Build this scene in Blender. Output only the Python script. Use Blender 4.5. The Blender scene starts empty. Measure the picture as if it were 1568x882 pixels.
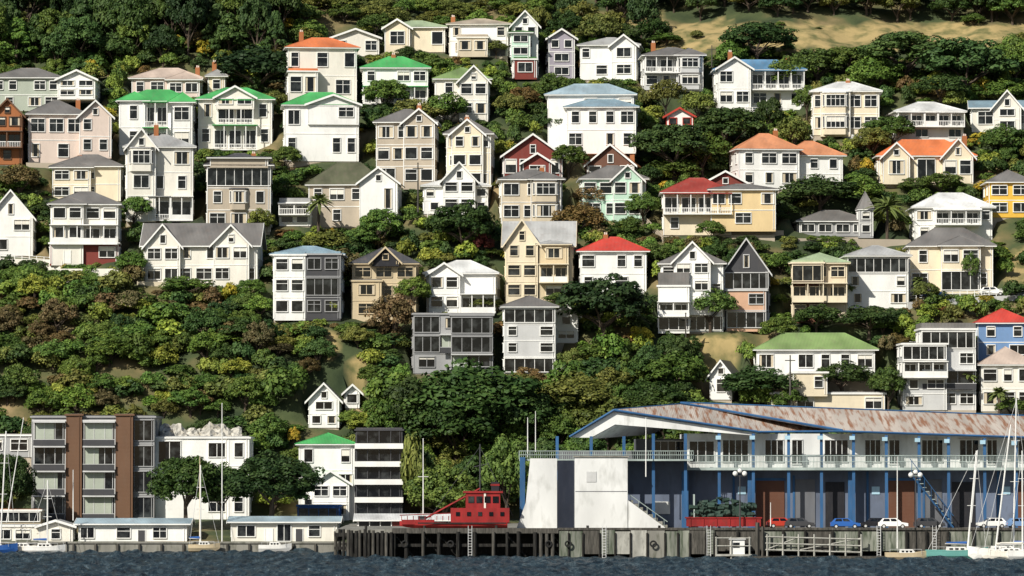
import bpy, math, random
import numpy as np
from mathutils import Vector, Matrix
random.seed(11); np.random.seed(11)
R=random.random
def U(a,b): return a+(b-a)*R()
F=6667.0; CY=-600.0; CZ=14.0
P=math.atan(258/F); cp,sp=math.cos(P),math.sin(P)
def W(u,v,y):
    dx=(u-784)/F; dz=(441-v)/F
    d=(dx, cp-dz*sp, sp+dz*cp); t=(y-CY)/d[1]
    return (d[0]*t, y, CZ+d[2]*t)
def proj(x,y,z):
    Y=y-CY; Z=z-CZ
    f=Y*cp+Z*sp; up=-Y*sp+Z*cp
    return 784+F*x/f, 441-F*up/f
PY=[-500,34.9,35.6,60,66,72,90,110,200,262,400,1000]
PZ=[-6,-4,1.3,4.3,4.5,9,28,40,88,119,150,180]
def hgt(x,y):
    z=np.interp(y,PY,PZ)
    k=np.clip((y-68)/15,0,1)
    n=1.1*np.sin(x*0.071+y*0.05)+0.8*np.sin(x*0.13-y*0.09+1.7)+0.5*np.sin(x*0.31+y*0.23+.4)+.25*np.sin(x*.7-y*.61)
    return z+n*k
def hit(u,v):
    y=62.0
    while y<420:
        x,_,z=W(u,v,y)
        if hgt(x,y)>=z: return x,y,float(z)
        y+=0.25
    return W(u,v,300)

# ---------------- materials
MC={}
def nodes(m):
    m.use_nodes=True; nt=m.node_tree; nt.nodes.clear()
    o=nt.nodes.new('ShaderNodeOutputMaterial'); b=nt.nodes.new('ShaderNodeBsdfPrincipled')
    nt.links.new(b.outputs[0],o.inputs[0]); return nt,b
def N(nt,t,**k):
    n=nt.nodes.new(t)
    for a,v in k.items(): setattr(n,a,v)
    return n
def mat(key,c,rough=.7,var=.25,scale=.6,dirt=(.12,.1,.08),dirtamt=.25,rib=None,metal=0,stretch=(1,1,.35),lo=.5,hi=.75):
    if key in MC: return MC[key]
    m=bpy.data.materials.new(key); nt,b=nodes(m); L=nt.links.new
    g=N(nt,'ShaderNodeNewGeometry'); mp=N(nt,'ShaderNodeMapping'); mp.inputs['Scale'].default_value=stretch
    L(g.outputs['Position'],mp.inputs[0])
    n1=N(nt,'ShaderNodeTexNoise'); n1.inputs['Scale'].default_value=scale; n1.inputs['Detail'].default_value=6; L(mp.outputs[0],n1.inputs[0])
    n2=N(nt,'ShaderNodeTexNoise'); n2.inputs['Scale'].default_value=scale*4; n2.inputs['Detail'].default_value=4; L(mp.outputs[0],n2.inputs[0])
    r=N(nt,'ShaderNodeMapRange'); r.inputs[1].default_value=.3; r.inputs[2].default_value=.7; r.inputs[3].default_value=1-var; r.inputs[4].default_value=1+var*.4
    L(n1.outputs[0],r.inputs[0])
    mul=N(nt,'ShaderNodeVectorMath',operation='SCALE'); mul.inputs[0].default_value=c[:3]; L(r.outputs[0],mul.inputs['Scale'])
    r2=N(nt,'ShaderNodeMapRange'); r2.inputs[1].default_value=lo; r2.inputs[2].default_value=hi; r2.inputs[3].default_value=0; r2.inputs[4].default_value=dirtamt
    L(n2.outputs[0],r2.inputs[0])
    mx=N(nt,'ShaderNodeMix',data_type='RGBA'); L(r2.outputs[0],mx.inputs[0]); L(mul.outputs[0],mx.inputs[6]); mx.inputs[7].default_value=(*dirt,1)
    last=mx.outputs[2]
    if rib:
        w=N(nt,'ShaderNodeTexWave',wave_type='BANDS',bands_direction=rib[0]); w.inputs['Scale'].default_value=rib[1]; w.inputs['Distortion'].default_value=.4
        L(g.outputs['Position'],w.inputs[0])
        bp=N(nt,'ShaderNodeBump'); bp.inputs['Strength'].default_value=rib[2]; bp.inputs['Distance'].default_value=.05
        L(w.outputs[1],bp.inputs['Height']); L(bp.outputs[0],b.inputs['Normal'])
    L(last,b.inputs['Base Color']); b.inputs['Roughness'].default_value=rough; b.inputs['Metallic'].default_value=metal
    b.inputs['Specular IOR Level'].default_value=.3
    MC[key]=m; return m
COL=dict(white=(.86,.85,.81),offwhite=(.8,.76,.67),cream=(.78,.68,.5),beige=(.62,.53,.39),sand=(.6,.49,.32),gray=(.35,.35,.35),ltgray=(.58,.58,.57),
 dkgray=(.06,.06,.065),taupe=(.47,.4,.31),pink=(.7,.58,.5),yellow=(.8,.48,.07),paleyellow=(.74,.56,.3),mint=(.52,.72,.58),blue=(.17,.29,.5),
 brown=(.14,.06,.035),orangebrown=(.38,.14,.05),red=(.5,.05,.03),maroon=(.2,.04,.03),graygreen=(.42,.46,.38),black=(.02,.02,.025),purple=(.36,.33,.38),
 tealpaint=(.15,.4,.36),wood=(.16,.085,.048),deepblue=(.03,.12,.4),peach=(.62,.38,.25),skyblue=(.4,.6,.72),pier=(.3,.31,.27))
ROOF=dict(green=(.09,.44,.13),orange=(.75,.22,.08),red=(.6,.07,.05),gray=(.2,.19,.18),dkgray=(.09,.09,.095),ltgray=(.45,.45,.44),blue=(.14,.3,.48),
 ltblue=(.4,.52,.58),palegreen=(.42,.52,.32),olive=(.12,.125,.075),sage=(.24,.35,.13),white=(.8,.8,.78),pinkish=(.6,.48,.4),brown=(.2,.12,.08),
 dkgreen=(.08,.2,.07),orangetile=(.7,.3,.15),bluegray=(.25,.36,.43),beige=(.5,.42,.32),brickred=(.36,.06,.045))
def wallm(k): return mat('paint_'+k,COL[k],.6,.12,.5,dirtamt=.14,rib=('Z',1.6,.15))
def roofm(k): return mat('roof_'+k,ROOF[k],.5,.35,.35,dirt=(.16,.12,.1),dirtamt=.35,rib=('X',1.4,.5),stretch=(1,.5,1))
def glassm():
    if 'glass' in MC: return MC['glass']
    m=bpy.data.materials.new('window_glass'); nt,b=nodes(m); L=nt.links.new
    g=N(nt,'ShaderNodeNewGeometry'); n=N(nt,'ShaderNodeTexNoise'); n.inputs['Scale'].default_value=.7; n.inputs['Detail'].default_value=3
    L(g.outputs['Position'],n.inputs[0])
    cr=N(nt,'ShaderNodeValToRGB'); e=cr.color_ramp.elements; e[0].position=.48; e[0].color=(.004,.005,.007,1); e[1].position=.75; e[1].color=(.05,.055,.055,1)
    L(n.outputs[0],cr.inputs[0]); L(cr.outputs[0],b.inputs['Base Color']); b.inputs['Roughness'].default_value=.06
    MC['glass']=m; return m
def gm(k):
    if k=='glass': return glassm()
    if k.startswith('R:'): return roofm(k[2:])
    return MC[k] if k in MC else wallm(k)

# ---------------- mesh builder
class B:
    def __init__(s): s.p={}
    def add(s,part,mk,vs,fs):
        V,Fc=s.p.setdefault((part,mk),([],[])); o=len(V); V.extend(vs); Fc.extend([tuple(i+o for i in f) for f in fs])
    def hexa(s,part,mk,c):
        s.add(part,mk,c,[(0,3,2,1),(4,5,6,7),(0,1,5,4),(1,2,6,5),(2,3,7,6),(3,0,4,7)])
    def box(s,part,mk,x0,x1,y0,y1,z0,z1,f=None):
        c=[(x0,y0,z0),(x1,y0,z0),(x1,y1,z0),(x0,y1,z0),(x0,y0,z1),(x1,y0,z1),(x1,y1,z1),(x0,y1,z1)]
        if f: c=[f(*q) for q in c]
        s.hexa(part,mk,c)
    def prism(s,part,mk,poly,a,b,ax='y'):
        n=len(poly)
        if ax=='y': v=[(p[0],a,p[1]) for p in poly]+[(p[0],b,p[1]) for p in poly]
        elif ax=='x': v=[(a,p[0],p[1]) for p in poly]+[(b,p[0],p[1]) for p in poly]
        else: v=[(p[0],p[1],a) for p in poly]+[(p[0],p[1],b) for p in poly]
        s.add(part,mk,v,[tuple(range(n))[::-1],tuple(range(n,2*n))]+[(i,(i+1)%n,n+(i+1)%n,n+i) for i in range(n)])
    def beam(s,part,mk,p,q,r,n=6,r2=None):
        p=Vector(p);q=Vector(q); d=(q-p).normalized(); a=d.orthogonal().normalized(); c=d.cross(a); r2=r if r2 is None else r2
        v=[]
        for e,rr in ((p,r),(q,r2)):
            for i in range(n):
                t=2*math.pi*i/n+math.pi/n; v.append(tuple(e+a*math.cos(t)*rr+c*math.sin(t)*rr))
        s.add(part,mk,v,[tuple(range(n))[::-1],tuple(range(n,2*n))]+[(i,(i+1)%n,n+(i+1)%n,n+i) for i in range(n)])
    def sphere(s,part,mk,c,r,n=10,m=6):
        v=[];f=[]
        for j in range(m+1):
            ph=math.pi*j/m
            for i in range(n):
                t=2*math.pi*i/n; v.append((c[0]+r*math.sin(ph)*math.cos(t),c[1]+r*math.sin(ph)*math.sin(t),c[2]+r*math.cos(ph)))
        for j in range(m):
            for i in range(n): f.append((j*n+i,(j+1)*n+i,(j+1)*n+(i+1)%n,j*n+(i+1)%n))
        s.add(part,mk,v,f)
    def slab(s,part,mk,pts,th):
        n=len(pts); v=list(pts)+[(p[0],p[1],p[2]-th) for p in pts]
        s.add(part,mk,v,[tuple(range(n)),tuple(range(n,2*n))[::-1]]+[(i,(i+1)%n,n+(i+1)%n,n+i) for i in range(n)])
    def build(s,name,loc=(0,0,0),yaw=0):
        e=bpy.data.objects.new(name,None); bpy.context.collection.objects.link(e); e.location=loc; e.rotation_euler=(0,0,yaw); e.empty_display_size=.1
        for (part,mk),(V,Fc) in s.p.items():
            me=bpy.data.meshes.new(part); me.from_pydata(V,[],Fc); me.update()
            me.materials.append(gm(mk)); o=bpy.data.objects.new(part,me); bpy.context.collection.objects.link(o); o.parent=e
        return e

FR=.13
def window(b,f,a0,a1,z0,z1,trim,mull=None,blind=True):
    w=a1-a0;h=z1-z0
    b.box('windows','glass',a0,a1,0,.03,z0,z1,f)
    r=R()
    if blind and r<.14:
        k=U(.2,.55); b.box('blinds','offwhite',a0+.05,a1-.05,.03,.045,z1-h*k,z1-.03,f)
    elif blind and r<.28:
        k=w*U(.12,.25); b.box('curtain','beige',a0+.03,a0+k,.03,.045,z0+.03,z1-.03,f); b.box('curtain','beige',a1-k,a1-.03,.03,.045,z0+.03,z1-.03,f)
    for q in ((a0-FR,a0,z0-FR,z1+FR),(a1,a1+FR,z0-FR,z1+FR)): b.box('trim',trim,q[0],q[1],0,.14,q[2],q[3],f)
    b.box('trim',trim,a0,a1,0,.24,z1,z1+FR,f); b.box('trim',trim,a0-.05,a1+.05,0,.2,z0-FR,z0,f)
    n=mull if mull is not None else max(1,round(w/1.35))
    for i in range(1,n):
        c=a0+w*i/n; b.box('trim',trim,c-.045,c+.045,0,.09,z0,z1,f)
    if h>1.3 and r>.4 and blind: b.box('trim',trim,a0,a1,0,.085,z0+h*.66-.035,z0+h*.66+.035,f)

def facade(b,f,a0,a1,z0,z1,floors,wall,trim,roof,rail='white'):
    nf=len(floors); fh=(z1-z0)/nf
    for k,pat in enumerate(floors):
        zb=z1-(k+1)*fh; zt=zb+fh
        if not pat: continue
        sw=(a1-a0)/len(pat); i=0
        if k>0: b.box('trim',trim,a0,a1,0,.07,zt-.07,zt+.05,f)
        wz0=zb+fh*.34; wz1=zb+fh*.84
        while i<len(pat):
            c=pat[i]; j=i+1
            if c in 'vVWGPgBLK':
                while j<len(pat) and pat[j]==c: j+=1
            s0=a0+i*sw; s1=a0+j*sw; m=(s0+s1)/2; w=s1-s0
            if c=='w':
                hw=min(w*.32,.62); window(b,f,m-hw,m+hw,wz0,wz1,trim,1)
            elif c=='s':
                hw=min(w*.3,.45); window(b,f,m-hw,m+hw,wz0+fh*.2,wz1,trim,1)
            elif c=='D':
                hw=min(w*.4,.95); window(b,f,m-hw,m+hw,wz0,wz1,trim,2)
            elif c=='W':
                n=max(1,round(w/3.3)); 
                for q in range(n):
                    t0=s0+w*q/n; t1=t0+w/n; mm=(t0+t1)/2; hw=min((t1-t0)*.36,1.25); window(b,f,mm-hw,mm+hw,wz0,wz1,trim)
            elif c=='G': window(b,f,s0+.15,s1-.15,zb+fh*.12,zb+fh*.9,trim,max(2,round(w/1.5)),False)
            elif c=='L':
                b.box('windows','glass',s0+.1,s1-.1,0,.03,zb+fh*.34,zt-.05,f); b.box('spandrel_band','white',s0-.15,s1+.15,0,1.0,zb,zb+fh*.3,f)
                for q in range(1,4): c0=s0+w*q/4; b.box('posts','dkgray',c0-.06,c0+.06,.03,.2,zb+fh*.34,zt-.05,f)
            elif c=='K':
                b.box('windows','glass',s0+.1,s1-.1,0,.03,zb+.1,zt-.05,f); b.box('slab_edge','ltgray',s0,s1,0.002,1.1,zt-.16,zt+.06,f)
                b.box('balustrade','dkgray',s0+.05,s1-.05,1.0,1.05,zb+.1,zb+1.0,f); b.box('rail','ltgray',s0,s1,.98,1.07,zb+1.0,zb+1.08,f)
                for q in (1,2): c0=s0+w*q/3; b.box('mullion','ltgray',c0-.05,c0+.05,.03,.1,zb+.1,zt-.16,f)
                b.box('blinds','graygreen',s0+.3,s0+w*U(.4,.9),.03,.05,zb+.9,zt-.2,f) if R()<.7 else None
            elif c=='d':
                hw=min(w*.4,.5); b.box('door',random.choice(['brown','white','dkgray','maroon']),m-hw,m+hw,0,.05,zb+.02,zb+min(2.1,fh*.8),f)
                for q in (m-hw-.1,m+hw): b.box('trim',trim,q,q+.1,0,.1,zb,zb+min(2.2,fh*.84),f)
            elif c=='g':
                b.box('garage_door','dkgray',s0+.3,s1-.3,0,.04,zb+.02,zb+fh*.8,f)
            elif c=='b' or c=='B':
                q0=s0+w*.08;q1=s1-w*.08; d=.8; 
                def pr(part,mk,za,zc,e=0):
                    pp=[(q0-e,-.0),(q0+.45-e*.6,d+e),(q1-.45+e*.6,d+e),(q1+e,-.0)]
                    v=[f(p[0],p[1],za) for p in pp]+[f(p[0],p[1],zc) for p in pp]
                    b.add(part,mk,v,[(0,1,2,3),(7,6,5,4),(0,4,5,1),(1,5,6,2),(2,6,7,3),(3,7,4,0)])
                pr('bay',wall,zb+.01,zt-.25); pr('bay_roof',roof,zt-.25,zt-.02,.18)
                fb=lambda a,dd,z: f(a,d+dd,z)
                window(b,fb,q0+.62,q1-.62,wz0,wz1,trim,max(2,round((q1-q0-1.2)/.9)))
                for sd in (0,1):
                    A=Vector((q0,0)) if sd==0 else Vector((q1-.45,d)); Bq=Vector((q0+.45,d)) if sd==0 else Vector((q1,0))
                    dr=(Bq-A); ln=dr.length; dr/=ln; nn=Vector((-dr.y,dr.x))
                    fs=lambda a,dd,z,A=A,dr=dr,nn=nn: f(*(A+dr*a+nn*dd),z)
                    window(b,fs,.2,ln-.2,wz0,wz1,trim,1,False)
            elif c in 'vVP':
                d=1.8
                b.box('balcony_floor',trim,s0,s1,0.002,d,zb-.12,zb+.08,f)
                b.box('balcony_roof',roof if c!='V' else trim,s0-.1,s1+.1,0.002,d+.15,zt-.16,zt-.02,f)
                n=max(1,round(w/2.2))
                for q in range(n+1):
                    c0=s0+.08+(w-.16)*q/n; b.box('posts',trim,c0-.08,c0+.08,d-.2,d-.06,zb+.08,zt-.16,f)
                if c=='v':
                    b.box('balustrade',rail,s0,s1,d-.16,d-.09,zb+.9,zb+1.02,f)
                    nb=int(w/.28)
                    for q in range(nb): 
                        c0=s0+.1+w*q/nb; b.box('balustrade',rail,c0,c0+.07,d-.15,d-.1,zb+.08,zb+.9,f)
                elif c=='V': b.box('balustrade',rail,s0,s1,d-.17,d-.07,zb+.05,zb+.95,f)
                n=max(1,round(w/2.6)); 
                for q in range(n):
                    t0=s0+w*q/n; t1=t0+w/n
                    window(b,f,t0+.3,t1-.3,zb+fh*.12,zb+fh*.78,trim,2,False)
            i=j

HS=[]
def roofpart(b,x0,x1,y0,y1,z1,zr,rt,wall,roof,trim,e=.6):
    rk='R:'+roof
    if rt=='h':
        b.box('fascia',trim,x0-e,x1+e,y0-e,y1+e,z1+.01,z1+.2)
        X0,X1,Y0,Y1=x0-e-.06,x1+e+.06,y0-e-.06,y1+e+.06; zb=z1+.21
        w=X1-X0;d=Y1-Y0
        if w>=d: i=d/2*.98; r=[(X0+i,(Y0+Y1)/2,zr),(X1-i,(Y0+Y1)/2,zr)]
        else: i=w/2*.98; r=[((X0+X1)/2,Y0+i,zr),((X0+X1)/2,Y1-i,zr)]
        v=[(X0,Y0,zb),(X1,Y0,zb),(X1,Y1,zb),(X0,Y1,zb)]+r
        if w>=d: fs=[(0,1,5,4),(1,2,5),(2,3,4,5),(3,0,4),(3,2,1,0)]
        else: fs=[(0,1,4),(1,2,5,4),(2,3,5),(3,0,4,5),(3,2,1,0)]
        b.add('roof',rk,v,fs)
        b.beam('roof_ridge',rk,r[0],r[1],.1) if (Vector(r[0])-Vector(r[1])).length>.2 else None
        for c_ in (0,1):
            b.beam('roof_ridge',rk,v[c_],r[0] if (c_==0 or w<d) else r[1],.07,5)
    elif rt=='g':
        m=(x0+x1)/2; sl=(zr-z1)/((x1-x0)/2); dr=e*sl; t=.22
        b.prism('gable',wall,[(x0,z1),(x1,z1),(m,zr-.05)],y0,y1)
        for sg in (0,1):
            xe=x0-e if sg==0 else x1+e
            pl=[(xe,z1-dr),(m,zr),(m,zr+t),(xe,z1-dr+t)]
            b.prism('roof',rk,pl,y0-e,y1+e)
            b.prism('bargeboard',trim,[(xe,z1-dr-.1),(m,zr-.1),(m,zr+t+.04),(xe,z1-dr+t+.04)],y0-e-.08,y0-e-.005)
        if zr-z1>2.0: 
            f=lambda a,d,z:(a,y0-d,z)
            h=(zr-z1); window(b,f,m-.4,m+.4,z1+h*.12,z1+h*.5,trim,1)
    elif rt=='s':
        m=(y0+y1)/2; sl=(zr-z1)/((y1-y0)/2); dr=e*sl; t=.2
        b.prism('gable',wall,[(y0,z1),(y1,z1),(m,zr-.05)],x0,x1,'x')
        for sg in (0,1):
            ye=y0-e if sg==0 else y1+e
            b.prism('roof',rk,[(ye,z1-dr),(m,zr),(m,zr+t),(ye,z1-dr+t)],x0-e,x1+e,'x')
            for xx in (x0-e-.07,x1+e+.005): b.prism('bargeboard',trim,[(ye,z1-dr-.1),(m,zr-.1),(m,zr+t+.03),(ye,z1-dr+t+.03)],xx,xx+.065,'x')
        b.box('gutter',trim,x0-e,x1+e,y0-e-.12,y0-e-.01,z1-dr+.02,z1-dr+.2)
    elif rt=='f':
        b.box('parapet',trim,x0-.25,x1+.25,y0-.25,y1+.25,z1+.01,z1+.28)
        b.box('roof',rk,x0,x1,y0,y1,z1+.285,max(zr,z1+.33))

def H(name,vols,wall='white',roof='gray',trim='white',yaw=0,y=None,depth=9,ch=None,rail='white'):
    U0=min(v[0] for v in vols);U1=max(v[1] for v in vols); VB=max(v[2] for v in vols); VT=min(v[4] for v in vols)
    uc=(U0+U1)/2
    if y is None: _,y,_=hit(uc,VB)
    s=(y-CY)/F
    x0,_,zb=W(uc,VB,y)
    if yaw==0 and zb>6: yaw=U(-4,4)
    b=B(); yw=math.radians(yaw); Wt=(U1-U0)*s
    k=max(.6,(Wt-depth*abs(math.sin(yw)))/Wt/math.cos(yw)) if yaw else 1
    if zb>6: b.box('foundation','taupe',(U0-uc)*s*k+.1,(U1-uc)*s*k-.1,.15,depth-.3,-4,.0)
    for n,v in enumerate(vols):
        o=v[7] if len(v)>7 else {}
        a0=(v[0]-uc)*s*k;a1=(v[1]-uc)*s*k
        z0=(VB-v[2])*s; z1=(VB-v[3])*s; zr=max((VB-v[4])*s,z1+.3)
        dy=o.get('dy',0 if n==0 else -.9-.13*n); dd=o.get('d',depth-n*.37)
        wl=o.get('wall',wall); rf=o.get('roof',roof); tr=o.get('trim',trim)
        y0=dy; y1=dy+dd
        b.box('walls',wl,a0,a1,y0,y1,z0-(0 if n==0 and zb>6 else .3)-n*.01,z1)
        roofpart(b,a0,a1,y0,y1,z1,zr,v[5],wl,rf,tr,o.get('e',.6))
        f=lambda a,d,z:(a,y0-d,z)
        for c in (a0,a1-.14): b.box('trim',tr,c,c+.14,y0-.05,y0,z0,z1)
        facade(b,f,a0,a1,z0,z1,v[6],wl,tr,'R:'+rf,o.get('rail',rail))
        fl=[('w.w' if q else '') for q in v[6]]
        fL=lambda a,d,z:(a0-d,a,z)
        fR=lambda a,d,z:(a1+d,a,z)
        facade(b,fL,y0+1,y1-1,z0,z1,fl,wl,tr,'R:'+rf); facade(b,fR,y0+1,y1-1,z0,z1,fl,wl,tr,'R:'+rf)
        b.box('downpipe',tr,a1-.45,a1-.36,y0-.12,y0-.051,z0,z1)
    if ch:
        for c in ch:
            cx=(c[0]-uc)*s*k; zt=(VB-c[1])*s
            b.box('chimney','orangebrown',cx-.4,cx+.4,depth*.45,depth*.45+.7,zt-3.2,zt)
            b.box('chimney_pot','pink',cx-.25,cx-.02,depth*.45+.2,depth*.45+.45,zt+.001,zt+.4); b.box('chimney_pot','pink',cx+.05,cx+.27,depth*.45+.2,depth*.45+.45,zt+.001,zt+.35)
    b.build(name,(x0,y,zb),yw)
    HS.append(dict(u0=U0,u1=U1,vt=VT,vb=VB,y=y,x=x0,hw=(U1-U0)*s/2,d=depth,z=zb))

# ================= HOUSES =================
H('gray_roofed_house',[(-12,92,170,120,101,'h',['ww.Dw','wW'],),(90,147,150,122,109,'g',['W','W'],{'wall':'white','roof':'ltgray'})],'graygreen','gray')
H('pink_cottage',[(200,308,150,121,101,'h',['wWWw']),(258,308,150,124,108,'h',['WW'])],'pink','pinkish',ch=[(300,100)])
H('orange_roofed_house',[(437,550,157,74,54,'h',['w.W.W','.W.WW'],{}),(437,485,157,112,106,'f',['WW'],{'dy':-2})],'offwhite','orange',ch=[(461,45)],yaw=6)
H('small_weatherboard_house',[(507,582,86,58,45,'g',['W.W'])],'offwhite','ltblue')
H('cream_bungalow',[(588,683,80,43,28,'h',['Ww.W']),(588,628,80,43,31,'g',['W'])],'cream','palegreen')
H('white_villa',[(686,780,86,38,25,'h',['w..w','w.g']),(700,748,86,60,54,'f',['WW'],{'dy':-2,'wall':'beige'})],'white','beige',ch=[(690,22)],trim='offwhite')
H('narrow_tower_house',[(784,824,120,38,17,'g',['ww','W','W','W']),(786,822,120,93,88,'f',['W'],{'wall':'maroon','dy':-1.6}),(782,812,90,52,46,'h',['W','W'],{'dy':-1.5,'roof':'dkgreen','wall':'mint'})],'white','dkgreen',trim='white',depth=8)
H('purple_gray_house',[(838,882,121,58,45,'g',['ww','W','W'])],'purple','gray')
H('white_weatherboard_house',[(885,980,122,70,54,'h',['w..ww','.W.w']),(937,978,122,70,55,'g',['W','W'])],'white','ltgray',yaw=-5)
H('gray_bay_house',[(985,1078,138,86,69,'h',['vvvW','WwwW']),(1035,1078,138,86,72,'h',['B','B'])],'ltgray','gray',ch=[(1002,62)])
H('blue_roofed_villa',[(1095,1232,168,108,88,'h',['..vvv','.WWww']),(1097,1148,168,106,90,'g',['W.','WW'],{'dy':-2.2})],'white','blue',ch=[(1120,76),(1210,84)])
H('cream_two_storey_house',[(1243,1348,207,141,122,'h',['WW','WW']),(1255,1302,207,141,136,'f',['B','B'])],'cream','white',ch=[(1300,120)])
H('white_bungalow',[(1370,1478,217,172,153,'h',['vvVvv','.W.W'])],'white','white')
H('gabled_gray_house',[(1485,1575,202,165,152,'s',['WW.W']),(1520,1566,202,165,140,'g',['W','W'])],'offwhite','bluegray',yaw=-5)
H('red_walled_cottage',[(1018,1064,196,178,166,'g',['ww'])],'white','white',trim='red')
H('timber_house',[(-14,36,252,175,152,'g',['W','vv','w'])],'orangebrown','brown',trim='wood')
H('gray_hipped_house',[(40,130,253,176,150,'h',['WW','w.W.']),(122,174,240,178,155,'g',['w.','ww'],{'roof':'ltgray'})],'pink','gray',yaw=6,ch=[(120,150)])
H('green_roofed_villa',[(182,295,235,156,134,'h',['WvW','wvw']),(184,226,235,156,139,'h',['w','w']),(262,295,235,158,140,'h',['W','W'],{'dy':-.6})],'white','green')
H('green_roofed_villa',[(302,418,230,153,131,'h',['wvvw','wvvvw']),(330,390,165,150,134,'g',['W'],{'dy':-1.8})],'offwhite','green',trim='white')
H('green_roofed_modern_house',[(433,552,247,162,138,'h',['D..W','w..ww']),(470,552,188,160,146,'g',['.W'],{'dy':-.5})],'white','green',yaw=4)
H('green_roofed_house',[(555,656,160,105,83,'h',['w.WW','vvvv'])],'white','green',ch=[(602,80)])
H('dark_green_roofed_house',[(666,750,184,122,100,'h',['w.','WW']),(703,748,184,124,102,'g',['W','W'])],'offwhite','sage')
H('stepped_white_house',[(837,972,235,146,125,'h',['..W.W','','']),(868,976,235,168,148,'h',['wwwW','W.ww'],{'roof':'bluegray','dy':-4,'d':10})],'white','ltblue')
H('gray_gabled_house',[(574,668,288,188,164,'h',['WW','Ww','G.w']),(618,668,288,188,168,'g',['W','W','W'])],'taupe','gray',ch=[(640,158)])
H('cream_tower_house',[(681,754,290,206,180,'h',['W.W','W.','Www']),(690,742,290,205,184,'g',['ww','WW','WW'],{'dy':-.8})],'cream','gray',ch=[(712,176)])
H('brown_gabled_house',[(770,862,278,238,206,'g',['WW.w']),(800,845,278,250,236,'g',['W'],{'roof':'gray'})],'maroon','ltgray')
H('tiled_roof_cottage',[(892,978,268,252,222,'g',['W.W'])],'brown','orangetile',ch=[(912,205),(968,218)],yaw=-10)
H('mint_house',[(890,990,338,275,251,'h',['W.','WW']),(938,984,338,275,254,'g',['W','W'])],'mint','gray')
H('white_corner_house',[(1125,1225,290,230,202,'h',['wWW','wwW']),(1205,1300,292,238,212,'h',['www','ww.'],{'dy':1.5})],'white','orangetile',yaw=8,depth=9,ch=[(1194,197)])
H('orange_tiled_house',[(1345,1492,280,240,211,'h',['W.G.W']),(1350,1392,280,240,220,'g',['W'],{}),(1443,1490,280,240,214,'g',['W'],{})],'cream','orange',ch=[(1483,205)])
H('yellow_house',[(1514,1580,333,280,258,'h',['WW','WW'])],'yellow','gray')
H('cream_stepped_house',[(80,186,308,256,234,'h',['.W.','wW.']),(80,140,308,258,245,'h',['WW','WW']),],'cream','gray',ch=[(117,235)])
H('tall_white_house',[(190,298,338,226,203,'h',['w.W','www','WvV']),(192,238,338,226,199,'g',['B','W','W'],{'dy':-1.6})],'offwhite','ltgray',trim='white',yaw=4,ch=[(238,188)])
H('dark_gray_townhouse',[(315,416,355,254,232,'h',['GG','wBw','WWW']),(320,412,254,243,236,'h',[''],{'dy':-.6})],'taupe','dkgray',trim='white',ch=[(388,232)])
H('olive_roofed_house',[(470,590,348,284,246,'h',['wWw.','.w.W']),(552,612,340,280,258,'g',['.w'],{'wall':'white','dy':-1.6})],'taupe','olive')
H('white_lattice_house',[(427,476,346,312,303,'f',['vv','WW'])],'white','ltgray',depth=5)
H('white_gabled_house',[(648,748,328,286,270,'h',['w.w.W','w.W']),(678,728,328,276,250,'g',['W','WW'],{'dy':-1.4})],'white','white',trim='white')
H('cream_and_gray_house',[(766,862,343,276,257,'h',['WwW','WWW']),(812,860,343,276,262,'h',['B','B'])],'beige','gray',ch=[(832,254)])
H('verandah_house',[(1015,1120,360,296,270,'h',['vvv','w.w'],{'roof':'brickred'}),(1088,1188,352,292,280,'h',['WW.W','.W.'],{'wall':'paleyellow'})],'cream','gray',yaw=0)
H('red_roofed_house',[(1072,1150,300,283,263,'g',['W'])],'maroon','brickred',trim='white')
H('turreted_house',[(1222,1332,362,340,320,'h',['WWWW']),(1315,1338,362,322,293,'h',['w','w'],{'d':3,'e':.2})],'gray','gray',ch=[])
H('white_hillside_house',[(1400,1520,370,319,293,'h',['W..W','www.']),(1430,1500,345,322,316,'f',['v'],{'dy':-1.5})],'white','white')
H('gray_roofed_house',[(1391,1522,448,378,347,'h',['wW.','W..w']),(1440,1502,448,378,360,'h',['WW','G'],{'dy':-1.2})],'cream','gray')
H('white_modern_house',[(1297,1392,472,393,374,'h',['GG','w..w','w.W'],{})],'white','ltgray',trim='white')
H('brown_and_cream_house',[(1210,1300,492,404,385,'h',['WW','VV','G.'],{}),(1210,1262,492,404,398,'f',['G','V','W'],{'wall':'brown'})],'beige','palegreen',trim='cream',yaw=-4,rail='cream')
H('white_gable_house',[(-20,52,392,332,292,'g',['.W','W.'])],'white','gray')
H('brown_based_house',[(76,182,404,314,291,'h',['wW','VV','WW']),(78,128,404,314,300,'h',['W','W','d']),(75,183,404,374,372,'f',['W.W'],{'wall':'maroon','dy':-.5,'d':5})],'offwhite','gray')
H('wide_beige_house',[(218,396,438,374,341,'s',['WwWw','wWWW']),(222,276,438,376,345,'g',['W','W']),(328,384,438,374,346,'g',['W','W.'])],'offwhite','gray',trim='white')
H('modern_house',[(418,523,488,391,375,'h',['W.','WW','W.']),(468,522,488,391,385,'f',['W','G','W'],{'wall':'dkgray','trim':'gray'}),(420,468,488,392,386,'f',['W','W','W'],{'wall':'white'})],'ltgray','bluegray')
H('beige_modern_house',[(538,638,490,405,378,'h',['WW','WW','W.']),(538,585,490,432,428,'f',['W','W'],{'dy':-1.8}),(570,612,405,400,380,'g',[''],{'wall':'black'})],'sand','dkgray',trim='sand',rail='sand')
H('cream_deck_house',[(650,762,480,420,397,'h',['W..','W.VV']),(655,705,480,420,404,'g',['W','W'])],'white','white',yaw=-4)
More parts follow.
